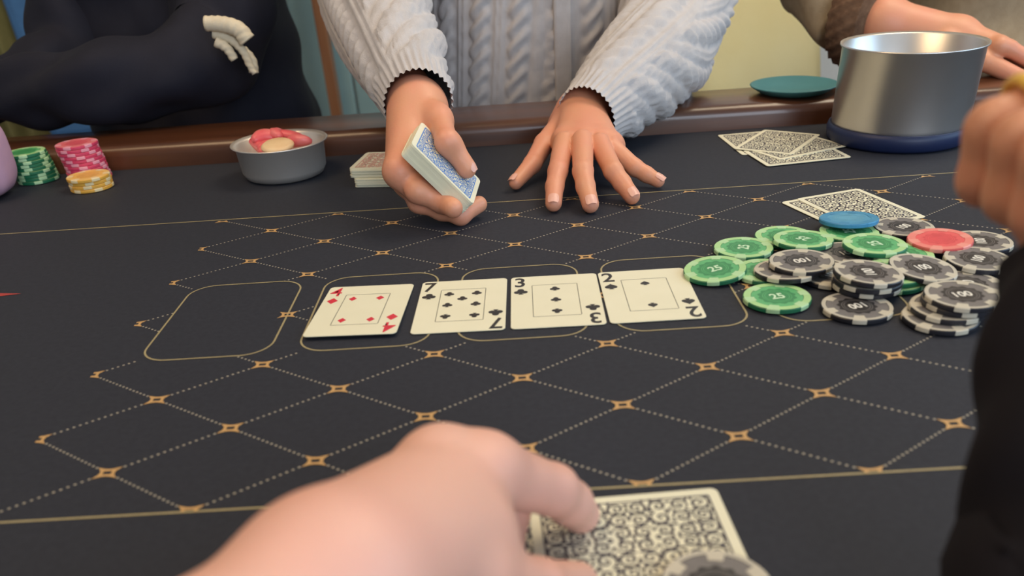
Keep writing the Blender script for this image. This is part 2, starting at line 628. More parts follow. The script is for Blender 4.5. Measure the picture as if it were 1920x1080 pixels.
# dotted links of the lattice
dots = MB()
hexa = [(math.cos(math.radians(60 * i)) * 0.00082, math.sin(math.radians(60 * i)) * 0.00082) for i in range(6)]
nodes = [(u + (0.5 if k % 2 else 0), k) for k in range(13) for u in range(7) if u + (0.5 if k % 2 else 0) <= 6]
nset = set(nodes)
ND = 17
for (u, k) in nodes:
    for du in (-0.5, 0.5):
        if (u + du, k + 1) in nset:
            for i in range(ND):
                t = 0.085 + 0.83 * i / (ND - 1)
                uu, kk = u + du * t, k + t
                if inside_box(uu, kk):
                    continue
                p = lat(uu, kk)
                dots.poly([(p.x + x, p.y - TY + y) for x, y in hexa], Z1)
dm = dots.build('lattice_dots', M_DOT, table)
dm['kind'] = 'stuff'


def motif(x0, x1, y0, y1):
    """four-pointed gold node; only the part between the limits"""
    mb = MB()
    def q(sx, sy):
        mb.add([(sx * 0.0066, sy * 0.0052, 0), (sx * 0.0022, sy * 0.0036, 0), (0, sy * 0.0033, 0), (0, sy * 0.0014, 0), (sx * 0.0022, sy * 0.0014, 0), (sx * 0.0022, 0, 0), (sx * 0.0040, 0, 0), (sx * 0.0044, sy * 0.0020, 0)],
               [(0, 1, 4, 7), (1, 2, 3, 4), (7, 4, 5, 6)])
    for sx in (-1, 1):
        for sy in (-1, 1):
            if x0 <= sx <= x1 and y0 <= sy <= y1:
                q(sx, sy)
    return mb.mesh('gold_motif', M_MOTIF)


MO = {'full': motif(-1, 1, -1, 1), 'r': motif(1, 1, -1, 1), 'l': motif(-1, -1, -1, 1), 'u': motif(-1, 1, 1, 1), 'd': motif(-1, 1, -1, -1)}
for (u, k) in nodes:
    if inside_box(u, k, 0.02):
        continue
    key = 'u' if k == 0 else 'd' if k == 12 else 'r' if u == 0 else 'l' if u == 6 else 'full'
    p = lat(u, k)
    link('gold_motif', MO[key], table, (p.x, p.y - TY, Z1 + 0.00008))
m = MB()
a, b, c = at(40, 551), at(-60, 549), at(-60, 566)
m.poly([(a.x, a.y - TY), (b.x, b.y - TY), (c.x - 0.02, c.y - TY)], Z1)
m.build('red_print_streak', M_REDP, table)

# ------------------------------------------------------------------ playing cards
CW, CH, CT = 0.063, 0.088, 0.0004
m = MB()
m.prism(rrect(CW, CH, 0.0035, 5), 0, CT)
CARD_ME = m.mesh('card_stock', M_CARD)
CZ = CT + 0.00006
FONT_CACHE = {}


def text_mesh(s, size, mat_, bold=0.0, sx=1.0, sy=1.0):
    key = (s, size, mat_.name, bold, sx, sy)
    if key in FONT_CACHE:
        return FONT_CACHE[key]
    cu = bpy.data.curves.new('glyphs', 'FONT')
    cu.body = s
    cu.size = size
    cu.align_x = 'CENTER'
    cu.align_y = 'CENTER'
    cu.offset = bold
    cu.resolution_u = 4
    o = bpy.data.objects.new('glyphs', cu)
    COL.objects.link(o)
    bpy.context.view_layer.update()
    me = bpy.data.meshes.new_from_object(o.evaluated_get(bpy.context.evaluated_depsgraph_get()))
    bpy.data.objects.remove(o)
    xs = [v.co.x for v in me.vertices]
    ys = [v.co.y for v in me.vertices]
    cx, cy = (min(xs) + max(xs)) / 2, (min(ys) + max(ys)) / 2
    for v in me.vertices:
        v.co = ((v.co.x - cx) * sx, (v.co.y - cy) * sy, 0)
    me.materials.clear()
    me.materials.append(mat_)
    me.name = 'numeral'
    FONT_CACHE[key] = me
    return me


def disc(mb, cx, cy, r, z=0, n=20):
    mb.poly([(cx + r * math.cos(2 * math.pi * i / n), cy + r * math.sin(2 * math.pi * i / n)) for i in range(n)], z)


def suit_mesh(suit, s):
    mb = MB()
    if suit == 'diamond':
        mb.poly([(0, 0.55 * s), (-0.42 * s, 0), (0, -0.55 * s), (0.42 * s, 0)], 0)
        return mb.mesh('pip', M_INKR)
    if suit == 'club':
        disc(mb, 0, 0.26 * s, 0.25 * s, 0)
        disc(mb, -0.26 * s, -0.09 * s, 0.25 * s, 0.00001)
        disc(mb, 0.26 * s, -0.09 * s, 0.25 * s, 0.00002)
        mb.poly([(-0.05 * s, 0.1 * s), (-0.07 * s, -0.25 * s), (-0.2 * s, -0.5 * s), (0.2 * s, -0.5 * s), (0.07 * s, -0.25 * s), (0.05 * s, 0.1 * s)], 0.00003)
    else:
        pts = []
        for i in range(33):
            t = math.pi * (i / 32)
            pts.append((0.03 * s * 16 * math.sin(math.pi - t) ** 3, 0))
        hp = []
        for i in range(40):
            t = 2 * math.pi * i / 40
            x = 16 * math.sin(t) ** 3
            y = 13 * math.cos(t) - 5 * math.cos(2 * t) - 2 * math.cos(3 * t) - math.cos(4 * t)
            hp.append((x * 0.029 * s, -y * 0.030 * s + 0.02 * s))
        mb.add([(0, 0.1 * s, 0)] + [(x, y, 0) for x, y in hp], [(0, 1 + i, 1 + (i + 1) % 40) for i in range(40)])
        mb.poly([(-0.05 * s, 0.1 * s), (-0.07 * s, -0.25 * s), (-0.2 * s, -0.5 * s), (0.2 * s, -0.5 * s), (0.07 * s, -0.25 * s), (0.05 * s, 0.1 * s)], 0.00003)
    return mb.mesh('pip', M_INK)


FRAME_ME = None


def face_card(name, loc, rot, num, suit, pips, label):
    global FRAME_ME
    e = tag(empty(name, loc, rot), label, 'playing card', 'face-up board cards')
    link('card_stock', CARD_ME, e)
    ink = M_INKR if suit == 'diamond' else M_INK
    if FRAME_ME is None:
        mb = MB()
        mb.ribbon(rrect(0.0325, 0.054, 0.0004, 1), 0.0004, 0, True)
        FRAME_ME = mb.mesh('thin_frame_line', M_INK)
    link('thin_frame_line', FRAME_ME, e, (0, 0, CZ))
    nm = text_mesh(num, 0.0215, ink, 0.00012 if num == '4' else 0.0004, 0.86, 1.06)
    sm = suit_mesh(suit, 0.0098)
    pm = suit_mesh(suit, 0.0072)
    for s in (1, -1):
        r = (0, 0, 0 if s > 0 else math.pi)
        link('numeral', nm, e, (-0.0250 * s, 0.0335 * s, CZ), r)
        link('corner_pip', sm, e, (-0.0245 * s, 0.0165 * s, CZ), r)
    for x, y in pips:
        link('pip', pm, e, (x, y, CZ), (0, 0, 0 if y >= -0.001 else math.pi))
    return e


PX, PY = 0.0100, 0.0192
ZC = T + 0.0006
for (u, k, rz, rx, dz, num, suit, pips, lab) in [
    (1.488, 5.945, -3, -1.3, 0.0011, '4', 'diamond', [(-PX, PY), (PX, PY), (-PX, -PY), (PX, -PY)], 'four of diamonds lying face up, red pips, leftmost of the dealt row'),
    (2.135, 5.93, -1.5, 0, 0, '7', 'club', [(-PX, PY), (PX, PY), (0, 0.0104), (-PX, 0), (PX, 0), (-PX, -PY), (PX, -PY)], 'seven of clubs lying face up between the red four and the three'),
    (2.743, 5.89, -1.0, 0, 0, '3', 'club', [(0, PY), (0, 0), (0, -PY)], 'three of clubs lying face up between the seven and the two'),
    (3.337, 5.885, -0.3, 0, 0, '2', 'spade', [(0, PY), (0, -PY)], 'two of spades lying face up beside the chip pile'),
]:
    p = lat(u, k)
    face_card('playing_card', (p.x, p.y, ZC + dz), (math.radians(rx), 0, math.radians(rz)), num, suit, pips, lab)


def scroll_print(ink, w, h, seed, name='scroll_print', fine=1.0):
    """ornate scroll-work: tapering spirals and leaves in a quarter, mirrored four times"""
    r_ = random.Random(seed)
    q = MB()

    def spiral(cx, cy, r0, turns, a0, hand, w0):
        pts, ws = [], []
        n_ = int(13 * turns) + 4
        for i in range(n_ + 1):
            t = i / n_
            r = r0 * (1 - t) ** 0.8 + 0.0004
            a = a0 + hand * turns * 2 * math.pi * t
            pts.append((cx + r * math.cos(a), cy + r * math.sin(a)))
            ws.append(w0 * (0.35 + 0.9 * math.sin(math.pi * min(1, t * 1.15)) ** 0.7))
        q.ribbon(pts, ws, 0)
        e = pts[-1]
        disc(q, e[0], e[1], w0 * 0.75, 0.000004, 8)

    def leaf(cx, cy, L, wd, a):
        ca, sa = math.cos(a), math.sin(a)
        pp = [(0, 0), (L * 0.35, wd), (L * 0.7, wd * 0.7), (L, 0), (L * 0.7, -wd * 0.35), (L * 0.35, -wd * 0.5)]
        q.poly([(cx + x * ca - y * sa, cy + x * sa + y * ca) for x, y in pp], 0.000002)
    qw, qh = w / 2, h / 2
    step = 0.0088 * fine
    nx_, ny_ = max(2, round(qw / step)), max(2, round(qh / step))
    for i in range(nx_):
        for j in range(ny_):
            cx, cy = (i + 0.5) * qw / nx_, (j + 0.5) * qh / ny_
            hand = 1 if (i + j) % 2 else -1
            a0 = r_.uniform(0, 6.28)
            spiral(cx, cy, 0.0043 * fine * r_.uniform(0.85, 1.1), r_.uniform(1.3, 1.8), a0, hand, 0.00115 * fine)
            for kk in range(4):
                a = a0 + 1.57 * kk + r_.uniform(-0.3, 0.3)
                leaf(cx + 0.0040 * fine * math.cos(a), cy + 0.0040 * fine * math.sin(a), 0.0034 * fine, 0.0010 * fine, a + hand * 0.9)
    V, F = [], []
    for sx in (1, -1):
        for sy in (1, -1):
            n0 = len(V)
            V += [(x * sx, y * sy, z) for x, y, z in q.v]
            F += [tuple(i + n0 for i in (f if sx * sy > 0 else f[::-1])) for f in q.f]
    out = MB()
    out.v, out.f = V, F
    out.ribbon(rrect(w + 0.0012, h + 0.0012, 0.0004, 1), 0.0009, 0.000003, True)
    return out.mesh(name, ink)


BACK_ME = scroll_print(M_INKB, 0.0515, 0.0765, 3)


def back_card(loc, rot, label, group):
    e = tag(empty('playing_card', loc, rot), label, 'playing card', group)
    link('card_stock', CARD_ME, e)
    link('scroll_print', BACK_ME, e, (0, 0, CZ))
    return e


def xy(x, y, z):
    return (x, y, T + z)


R90 = math.pi / 2
# the two hole cards in the foreground, long side across
back_card((0.0352, 0.2722, T + 0.0008), (0, 0, R90 + 0.04), 'face-down card under the near hand, lower of the two', 'hole cards in the foreground')
back_card((0.0437, 0.2735, T + 0.0016), (0, 0, R90 + 0.045), 'face-down card with black scrollwork under the near fingertip, upper of the two', 'hole cards in the foreground')
# two cards under the pot
ang = math.radians(18)
back_card((0.2760, 0.6830, T + 0.0006), (0, 0, ang), 'face-down card poking out behind the blue chip, lower of the two', 'cards beside the chip pile')
back_card((0.2900, 0.6870, T + 0.0011), (0, 0, ang - 0.03), 'face-down card under the blue chip, upper of the two', 'cards beside the chip pile')
# mucked cards at the far right
back_card((0.2665, 0.9200, T + 0.0006), (0, 0, math.radians(4)), 'face-down card at the far left of the folded pile by the steel pot', 'folded cards by the steel pot')
back_card((0.2900, 0.8630, T + 0.0011), (0, 0, R90 + math.radians(8)), 'face-down card nearest the camera in the folded pile by the steel pot', 'folded cards by the steel pot')
back_card((0.2960, 0.8900, T + 0.0016), (0, 0, R90 + math.radians(24)), 'face-down card peeking out at the right of the folded pile', 'folded cards by the steel pot')
back_card((0.2850, 0.9120, T + 0.0021), (0, 0, math.radians(-36)), 'face-down card lying on top of the folded pile by the steel pot', 'folded cards by the steel pot')

# ------------------------------------------------------------------ poker chips
CR, CHT = 0.0222, 0.0034


def chip_kit(key, body, ring, inner, dark, insert, txt, rw=0.0058, mr=0.0112):
    b = mat('chip_%s_body' % key, body, 0.42, noise=(120, tuple(c * 0.85 for c in body), 0.6))
    r = mat('chip_%s_rim' % key, ring, 0.38, noise=(120, tuple(c * 0.9 for c in ring), 0.6))
    i = mat('chip_%s_inner' % key, inner, 0.38, noise=(160, tuple(c * 0.85 for c in inner), 0.6))
    d = mat('chip_%s_medallion' % key, dark, 0.38, noise=(160, tuple(c * 0.8 for c in dark), 0.6))
    s = mat('chip_%s_insert' % key, insert, 0.42, noise=(120, tuple(c * 0.9 for c in insert), 0.6))
    t = mat('chip_%s_numeral' % key, txt, 0.4, noise=(120, tuple(c * 0.92 for c in txt), 0.6))
    K = {}
    m = MB()
    m.lathe([(0, 0), (CR - 0.0006, 0), (CR, 0.0006), (CR, CHT - 0.0006), (CR - 0.0006, CHT), (CR - rw, CHT), (CR - rw - 0.0004, CHT - 0.00015), (0, CHT - 0.00015)], 56)
    K['body'] = m.mesh('chip_body', b, False)
    m = MB()
    ro, ri, z = CR - 0.0005, CR - rw, CHT + 0.00004
    nn = 56
    m.add([(rr * math.cos(2 * math.pi * k / nn), rr * math.sin(2 * math.pi * k / nn), z) for rr in (ri, ro) for k in range(nn)],
          [(k, (k + 1) % nn, nn + (k + 1) % nn, nn + k) for k in range(nn)])
    K['rim_ring'] = m.mesh('rim_ring', r)
    # inserts wrap the edge and reach onto the face
    m = MB()
    for q in range(1):
        a0 = math.radians(-11)
        st = 5
        ang_ = [a0 + math.radians(22) * k / st for k in range(st + 1)]
        R1 = CR + 0.00006
        lines = [(R1, 0.0005), (R1, CHT - 0.0005), (R1 - 0.0006, CHT + 0.00008), (CR - 0.0070, CHT + 0.00008)]
        vs = [(r_ * math.cos(a), r_ * math.sin(a), z_) for r_, z_ in lines for a in ang_]
        w_ = st + 1
        m.add(vs, [(i_ * w_ + k, i_ * w_ + k + 1, (i_ + 1) * w_ + k + 1, (i_ + 1) * w_ + k) for i_ in range(3) for k in range(st)])
    K['edge_insert'] = m.mesh('edge_insert', s)
    m6 = MB()
    for q in range(6):
        ca, sa = math.cos(math.radians(60 * q)), math.sin(math.radians(60 * q))
        m6.add([(x * ca - y * sa, x * sa + y * ca, z_) for x, y, z_ in m.v], m.f)
    K['edge_inserts'] = m6.mesh('edge_inserts', s)
    m = MB()
    disc(m, 0, 0, CR - rw, CHT - 0.0001, 40)
    K['center_label'] = m.mesh('center_label', i)
    # scalloped medallion
    m = MB()
    N = 48
    m.poly([((mr + 0.0009 * math.cos(12 * 2 * math.pi * k / N)) * math.cos(2 * math.pi * k / N), (mr + 0.0009 * math.cos(12 * 2 * math.pi * k / N)) * math.sin(2 * math.pi * k / N)) for k in range(N)], CHT - 0.00006)
    K['medallion'] = m.mesh('medallion', d)
    m = MB()
    for rr in (0.0094, 0.0080):
        m.ribbon([(rr * math.cos(2 * math.pi * k / 40), rr * math.sin(2 * math.pi * k / 40)) for k in range(40)], 0.0004, CHT - 0.00002, True)
    K['fine_rings'] = m.mesh('fine_rings', i)
    K['txt'] = t
    return K


KIT = {
    'black': chip_kit('black', (0.016, 0.016, 0.022), (0.54, 0.50, 0.40), (0.185, 0.17, 0.16), (0.030, 0.027, 0.027), (0.60, 0.55, 0.43), (0.80, 0.77, 0.68), 0.0030, 0.0118),
    'green': chip_kit('green', (0.018, 0.17, 0.075), (0.43, 0.70, 0.30), (0.12, 0.47, 0.18), (0.05, 0.29, 0.10), (0.48, 0.74, 0.40), (0.62, 0.84, 0.58), 0.0052, 0.0122),
    'red': chip_kit('red', (0.66, 0.10, 0.09), (0.84, 0.24, 0.20), (0.82, 0.12, 0.12), (0.74, 0.08, 0.09), (0.86, 0.32, 0.26), (0.86, 0.30, 0.28)),
    'blue': chip_kit('blue', (0.05, 0.26, 0.48), (0.07, 0.31, 0.52), (0.10, 0.36, 0.56), (0.13, 0.40, 0.58), (0.06, 0.28, 0.50), (0.20, 0.48, 0.64)),
    'pink': chip_kit('pink', (0.68, 0.055, 0.13), (0.80, 0.22, 0.24), (0.78, 0.16, 0.18), (0.70, 0.10, 0.14), (0.84, 0.34, 0.42), (0.85, 0.40, 0.42)),
    'yellow': chip_kit('yellow', (0.80, 0.42, 0.06), (0.84, 0.55, 0.16), (0.82, 0.48, 0.10), (0.74, 0.40, 0.08), (0.84, 0.68, 0.38), (0.85, 0.66, 0.30)),
}


def chip(kind, loc, rz, label, group, num=None, tilt=(0, 0), flip=False, detail=True):
    e = tag(empty('poker_chip', loc, (math.radians(tilt[0]), math.radians(tilt[1]), math.radians(rz))), label, 'poker chip', group)
    K = KIT[kind]
    link('chip_body', K['body'], e)
    link('rim_ring', K['rim_ring'], e)
    if not detail:
        link('edge_inserts', K['edge_inserts'], e)
    if detail:
        for q in range(6):
            link('edge_insert', K['edge_insert'], e, None, (0, 0, math.radians(60 * q)))
        link('center_label', K['center_label'], e)
        link('medallion', K['medallion'], e)
        link('fine_rings', K['fine_rings'], e)
        if num:
            link('numeral', text_mesh(num, 0.0098 if len(num) > 2 else 0.0115, K['txt'], 0.0003, 0.85, 1.0), e, (0, 0, CHT + 0.00002))
    return e


POT = 'chips in the pot'
H1 = CHT + 0.0003
# kind, face centre pixel, level in chip heights, tilt, spin, numeral, label
pot = [
    ('green', 1341, 503, 0.55, (1, -5), 15, '25', 'green chip nearest the two of spades, leftmost of the pot'),
    ('green', 1436, 506, 0.02, (0, 0), 40, '25', 'green chip mostly hidden under the leftmost green and a grey-black chip'),
    ('green', 1394, 463, 0.05, (0, 0), 70, '25', 'green chip lying alone at the back left of the pot'),
    ('green', 1470, 441, 0.05, (0, 0), 20, '25', 'green chip tucked under the upper left green chip of the pot'),
    ('green', 1506, 447, 1.15, (2, 1), 130, '25', 'green chip lying on another green chip at the back left of the pot'),
    ('green', 1457, 555, 0.05, (0, 0), 8, '25', 'green chip with a clear 25 at the front left of the pot'),
    ('black', 1475, 504, 1.15, (0, 3), 110, '100', 'black chip lying under the tilted black 100 chip on the left of the pot'),
    ('black', 1503, 488, 2.3, (0, 1), 190, '100', 'black 100 chip on top of another black chip left of the tall stack'),
    ('black', 1560, 513, 0.05, (0, 0), 60, '100', 'black chip almost hidden under the tall stack, showing its pale rim on the left'),
    ('black', 1590, 473, 0.05, (0, 0), 10, '100', 'black chip mostly hidden between three green chips at the middle of the pot'),
    ('green', 1592, 433, 0.25, (0, 0), 85, '25', 'green chip lying in front of the blue chip'),
    ('blue', 1592, 408, 1.9, (-5, 0), 0, None, 'blue chip propped up at the back of the pot on the face-down card'),
    ('black', 1695, 424, 0.45, (0, 0), 35, '100', 'black chip at the back of the pot between blue and red chips'),
    ('green', 1640, 456, 2.1, (1, 0), 100, '25', 'green chip raised on other chips behind the tall stack'),
    ('green', 1690, 474, 1.0, (1, 1), 25, '25', 'green chip half hidden between the raised green and red chips'),
    ('red', 1763, 447, 1.75, (0, -2), 0, None, 'red chip at the back right of the pot'),
    ('black', 1838, 451, 0.2, (0, 0), 75, '100', 'black chip at the far right behind the red chip'),
    ('black', 1834, 484, 1.15, (2, 0), 50, '100', 'black chip right of the pot in front of the red chip'),
    ('green', 1672, 521, 0.05, (0, 0), 75, '25', 'green chip at the bottom right of the tall stack, lower of the pair'),
    ('green', 1671, 509, 1.15, (0, 0), 15, '25', 'green chip peeking out right of the tall stack, upper of the pair'),
    ('black', 1730, 500, 1.9, (5, 4), 20, '100', 'black chip leaning on the green pair right of the tall stack'),
    ('black', 1815, 531, 0.1, (0, 0), 65, '100', 'black chip behind the right front stack, half hidden by its top chip'),
    ('black', 1607, 573, 0.05, (0, 0), 195, '100', 'black 100 chip at the front, bottom of the tall stack'),
    ('black', 1625, 528, 1.2, (0, 0), 70, '100', 'black chip second from the bottom of the tall stack'),
    ('black', 1627, 519, 2.3, (1, 0), 40, '100', 'black chip third from the bottom of the tall stack'),
    ('black', 1628, 509, 3.5, (4, 0), 90, '100', 'black 100 chip on top of the tall stack'),
    ('black', 1763, 592, 0.05, (0, 0), 100, '100', 'black chip at the bottom of the right front stack'),
    ('black', 1777, 573, 1.15, (0, 0), 45, '100', 'black chip second from the bottom of the right front stack'),
    ('black', 1800, 560, 2.25, (0, 0), 20, '100', 'black chip just under the top of the right front stack'),
    ('black', 1805, 551, 3.3, (0, 0), 5, '100', 'black 100 chip on top of the right front stack'),
]
for kind, px_, py_, lev, tilt, rz, num, lab in pot:
    zb = 0.0007 + lev * CHT
    p = at(px_, py_, zb + CHT)
    chip(kind, (p.x, p.y, T + zb), rz, lab, POT, num, tilt)

ORD = ['bottom', 'second', 'third', 'fourth', 'fifth', 'sixth', 'seventh', 'eighth', 'ninth', 'tenth', 'eleventh', 'twelfth']


def stack(kind, base, n, lean, desc, group):
    for i in range(n):
        x = base[0] + lean[0] * i + random.uniform(-0.0006, 0.0006)
        y = base[1] + lean[1] * i + random.uniform(-0.0006, 0.0006)
        pos = 'top' if i == n - 1 else ORD[i]
        lab = '%s chip, %s of the stack %s' % (kind, pos if i in (0, n - 1) else pos + ' from the bottom', desc)
        chip(kind, (x, y, T + 0.0005 + i * (CHT + 0.00015)), random.uniform(0, 360), lab, group, None, (0, 0), False, i == n - 1)


g = at(72, 340)
stack('green', (g.x, g.y + 0.004), 9, (-0.0006, 0.0), 'beside the lilac pouch', 'green chip stack at far left')
g = at(168, 338)
stack('pink', (g.x, g.y + 0.006), 11, (-0.0004, 0.0), 'behind the yellow chips', 'pink chip stack at far left')
g = at(175, 352)
stack('yellow', (g.x, g.y - 0.002), 4, (0.0, 0.0), 'in front of the pink stack', 'yellow chip stack at far left')
# chip on the hole cards in the foreground
g = at(1345, 1098, 0.0062)
chip('black', (g.x, g.y, T + 0.0024), 20, 'pale rimmed chip resting on the near hole cards at the bottom edge', None, None, (0, 0))

# ------------------------------------------------------------------ decks
def deck_mesh(nl, w, h, t, jit, name='card_layers'):
    m = MB()
    for i in range(nl):
        dx, dy = random.uniform(-jit, jit), random.uniform(-jit, jit)
        z0, z1 = t * i / nl + t / nl * 0.08, t * (i + 1) / nl
        m.prism([(x + dx, y + dy) for x, y in rrect(w, h, 0.0035, 3)], z0, z1)
    return m.mesh(name, M_CARD)


RED_BACK = scroll_print(M_INKPINK, 0.0515, 0.0765, 9)
BLUE_BACK = scroll_print(M_INKBLUE, 0.0400, 0.0590, 5, fine=0.7)
p0, p1 = at(668, 352), at(760, 352)
dk = tag(empty('card_deck', (-0.112, 0.872, T + 0.0005), (0, 0, R90 - 0.16)), 'squared deck with faded red backs lying behind the dealing hand', 'card deck')
low = link('lower_packet', deck_mesh(10, CW, CH, 0.009, 0.0008), dk)
low['kind'] = 'stuff'
up = link('upper_packet', deck_mesh(10, CW, CH, 0.009, 0.0008), dk, (0.0015, 0.004, 0.0092))
up['kind'] = 'stuff'
link('scroll_print', RED_BACK, up, (0, 0, 0.0092))
# the deck in the dealing hand
DM = Matrix(((0.657, 0.121, 0.744), (0.018, 0.984, -0.176), (-0.754, 0.129, 0.645)))
DC = Vector((-0.0597, 0.7212, 0.7969))
DL, DW, DH = 0.070, 0.0488, 0.0138
hd = tag(empty('card_deck'), 'blue-backed deck held tilted in the dealing hand', 'card deck')
hd.matrix_world = Matrix.Translation(DC) @ (DM.to_4x4()) @ Matrix.Rotation(-R90, 4, 'Z')
hl = link('card_layers', deck_mesh(14, DW, DL, DH, 0.0003), hd, (0, 0, -DH / 2))
hl['kind'] = 'stuff'
link('scroll_print', BLUE_BACK, hd, (0, 0, DH / 2 + 0.0001))

# ------------------------------------------------------------------ steel bowl with pieces, steel pot, dish
bp_ = at(516, 330)
bowl_loc = (-0.2455, 0.915, T + 0.0004)
bowl = tag(empty('steel_bowl', bowl_loc), 'small stainless steel bowl holding red pieces left of the dealing hand', 'bowl')
m = MB()
m.lathe([(0, 0), (0.036, 0), (0.041, 0.002), (0.0445, 0.008), (0.0465, 0.032), (0.0505, 0.0345), (0.0512, 0.0355), (0.0505, 0.0362), (0.0455, 0.0335), (0.0436, 0.009), (0.040, 0.0042), (0.036, 0.003), (0, 0.003)], 64)
m.build('bowl_shell', M_STEEL2, bowl, True)
k = 0
for (dx, dy, dz, a, tl) in [(-0.012, 0.004, 0.036, 0.4, 0.5), (0.012, 0.008, 0.037, -0.5, -0.4), (0.0, 0.018, 0.037, 1.6, 0.3), (0.024, -0.004, 0.034, 2.4, 0.4), (-0.022, -0.008, 0.033, -1.0, -0.5), (-0.004, -0.010, 0.030, 0.1, 0.2)]:
    # curved wedge-like slices
    m = MB()
    vs, fs = [], []
    N, Mr = 14, 8
    for i in range(N + 1):
        t = -1.15 + 2.3 * i / N
        r = 0.0085 * math.sqrt(max(0.02, 1 - (t / 1.2) ** 2))
        c_ = Vector((0.017 * math.sin(t), 0.017 * (math.cos(t) - 0.6), 0))
        for j in range(Mr):
            a_ = 2 * math.pi * j / Mr
            vs.append(tuple(c_ + Vector((math.sin(t) * r * math.cos(a_), math.cos(t) * r * math.cos(a_), r * 0.8 * math.sin(a_)))))
    for i in range(N):
        for j in range(Mr):
            j2 = (j + 1) % Mr
            fs.append((i * Mr + j, i * Mr + j2, (i + 1) * Mr + j2, (i + 1) * Mr + j))
    fs += [tuple(range(Mr - 1, -1, -1)), tuple(N * Mr + j for j in range(Mr))]
    m.add(vs, fs)
    o = m.build('red_slice', M_PIECE, None, True, (bowl_loc[0] + dx, bowl_loc[1] + dy, T + dz), (tl, 0.2, a))
    where = ['left of the middle', 'right of the middle', 'at the back', 'at the right side', 'at the left side', 'low in the middle'][k]
    tag(o, 'curved pinkish red piece in the steel bowl, ' + where, 'snack', 'red pieces in the steel bowl')
    k += 1
m = MB()
m.lathe([(0, 0), (0.014, 0), (0.017, 0.002), (0.017, 0.004), (0.014, 0.006), (0, 0.0065)], 32)
tag(m.build('pale_slice', M_PIECE2, None, True, (bowl_loc[0] + 0.004, bowl_loc[1] - 0.024, T + 0.0335), (0.15, 0, 0)), 'pale tan round piece at the front of the steel bowl', 'snack')

pot_loc = (0.4075, 0.905, T + 0.0004)
sp = tag(empty('steel_pot', pot_loc), 'wide stainless steel pot with navy base at the far right', 'pot')
m = MB()
m.lathe([(0, 0.004), (0.060, 0.004), (0.0655, 0.010), (0.0668, 0.020), (0.0668, 0.088), (0.0690, 0.0905), (0.0690, 0.092), (0.0655, 0.090), (0.0648, 0.020), (0.060, 0.010), (0, 0.010)], 72)
m.build('pot_wall', M_STEEL, sp, True)
m = MB()
m.lathe([(0, 0), (0.066, 0), (0.0695, 0.003), (0.0705, 0.012), (0.0690, 0.0165), (0.0669, 0.017), (0.0669, 0.0035), (0, 0.0035)], 72)
m.build('silicone_base', M_RUBBER, sp, True)

d_loc = aty(1468, 176, 1.06)
dish = tag(empty('dish', (d_loc.x + 0.004, 1.036, T + 0.0262)), 'small teal dish on the far wooden rail beside the yellow cushion', 'dish')
m = MB()
m.lathe([(0, 0), (0.034, 0), (0.038, 0.001), (0.049, 0.0075), (0.050, 0.0088), (0.048, 0.0092), (0.037, 0.0035), (0, 0.003)], 48)
m.build('dish_shell', M_TEAL, dish, True)

# ------------------------------------------------------------------ people


def lump_mesh(name, a, b, c, e1, e2, mat_, nu=48, nv=28, wob=0.0):
    """super-ellipsoid for stuffed things"""
    V, F = [], []
    sg = lambda v, p: math.copysign(abs(v) ** p, v)
    for j in range(nv + 1):
        ph = -math.pi / 2 + math.pi * j / nv
        for i in range(nu):
            th = 2 * math.pi * i / nu
            w = 1 + wob * (math.sin(3 * th + 5 * ph) + 0.6 * math.sin(7 * th - 4 * ph + 1) + 0.4 * math.sin(11 * th + 9 * ph))
            V.append((a * sg(math.cos(ph), e1) * sg(math.cos(th), e2) * w, b * sg(math.cos(ph), e1) * sg(math.sin(th), e2) * w, c * sg(math.sin(ph), e1)))
    for j in range(nv):
        for i in range(nu):
            i2 = (i + 1) % nu
            F.append((j * nu + i, j * nu + i2, (j + 1) * nu + i2, (j + 1) * nu + i))
    return new_mesh(name, V, F, mat_, True)


def cable(s, z):
    """height of a cable-knit relief at arc position s and length z (metres)"""
    per = 0.052
    x = (s + per / 2) % per - per / 2
    out = 0.0
    if abs(x) < 0.0165:
        for ph in (0, math.pi):
            c = 0.0072 * math.sin(2 * math.pi * z / 0.046 + ph)
            lift = 0.6 + 0.4 * math.cos(2 * math.pi * z / 0.046 + ph)
            d = (x - c) / 0.0072
            if abs(d) < 1:
                out = max(out, 0.0062 * lift * math.sqrt(1 - d * d) + 0.001)
    else:
        d = (abs(x) - 0.0225) / 0.0034
        if abs(d) < 1:
            out = 0.0028 * math.sqrt(1 - d * d)
    return out


def torso(cx, cy, prof, nseg, nz, disp=None):
    """prof: (z, half width, half depth); front faces -Y"""
    P = catmull([(z, a, b, 0) for z, a, b in prof], nz)
    V, F = [], []
    for i, (z, a, b, _) in enumerate(P):
        arc = 0.0
        last = None
        for k in range(nseg):
            th = 2 * math.pi * k / nseg - math.pi / 2
            ct, st = math.cos(th), math.sin(th)
            x, y = a * math.copysign(abs(ct) ** 0.8, ct), b * math.copysign(abs(st) ** 0.8, st)
            if last is not None:
                arc += math.hypot(x - last[0], y - last[1])
            last = (x, y)
            r = disp(arc, z) if disp else 0.0
            L = math.hypot(x, y)
            V.append((cx + x * (1 + r / L), cy + y * (1 + r / L), z))
    m_ = len(P)
    for i in range(m_ - 1):
        for k in range(nseg):
            k2 = (k + 1) % nseg
            F.append((i * nseg + k, i * nseg + k2, (i + 1) * nseg + k2, (i + 1) * nseg + k))
    F.append(tuple(range(nseg - 1, -1, -1)))
    F.append(tuple((m_ - 1) * nseg + k for k in range(nseg)))
    return V, F


def join(*parts):
    V, F = [], []
    for v, f in parts:
        n = len(V)
        V += [tuple(map(float, p)) for p in v]
        F += [tuple(int(i) + n for i in q) for q in f]
    return V, F


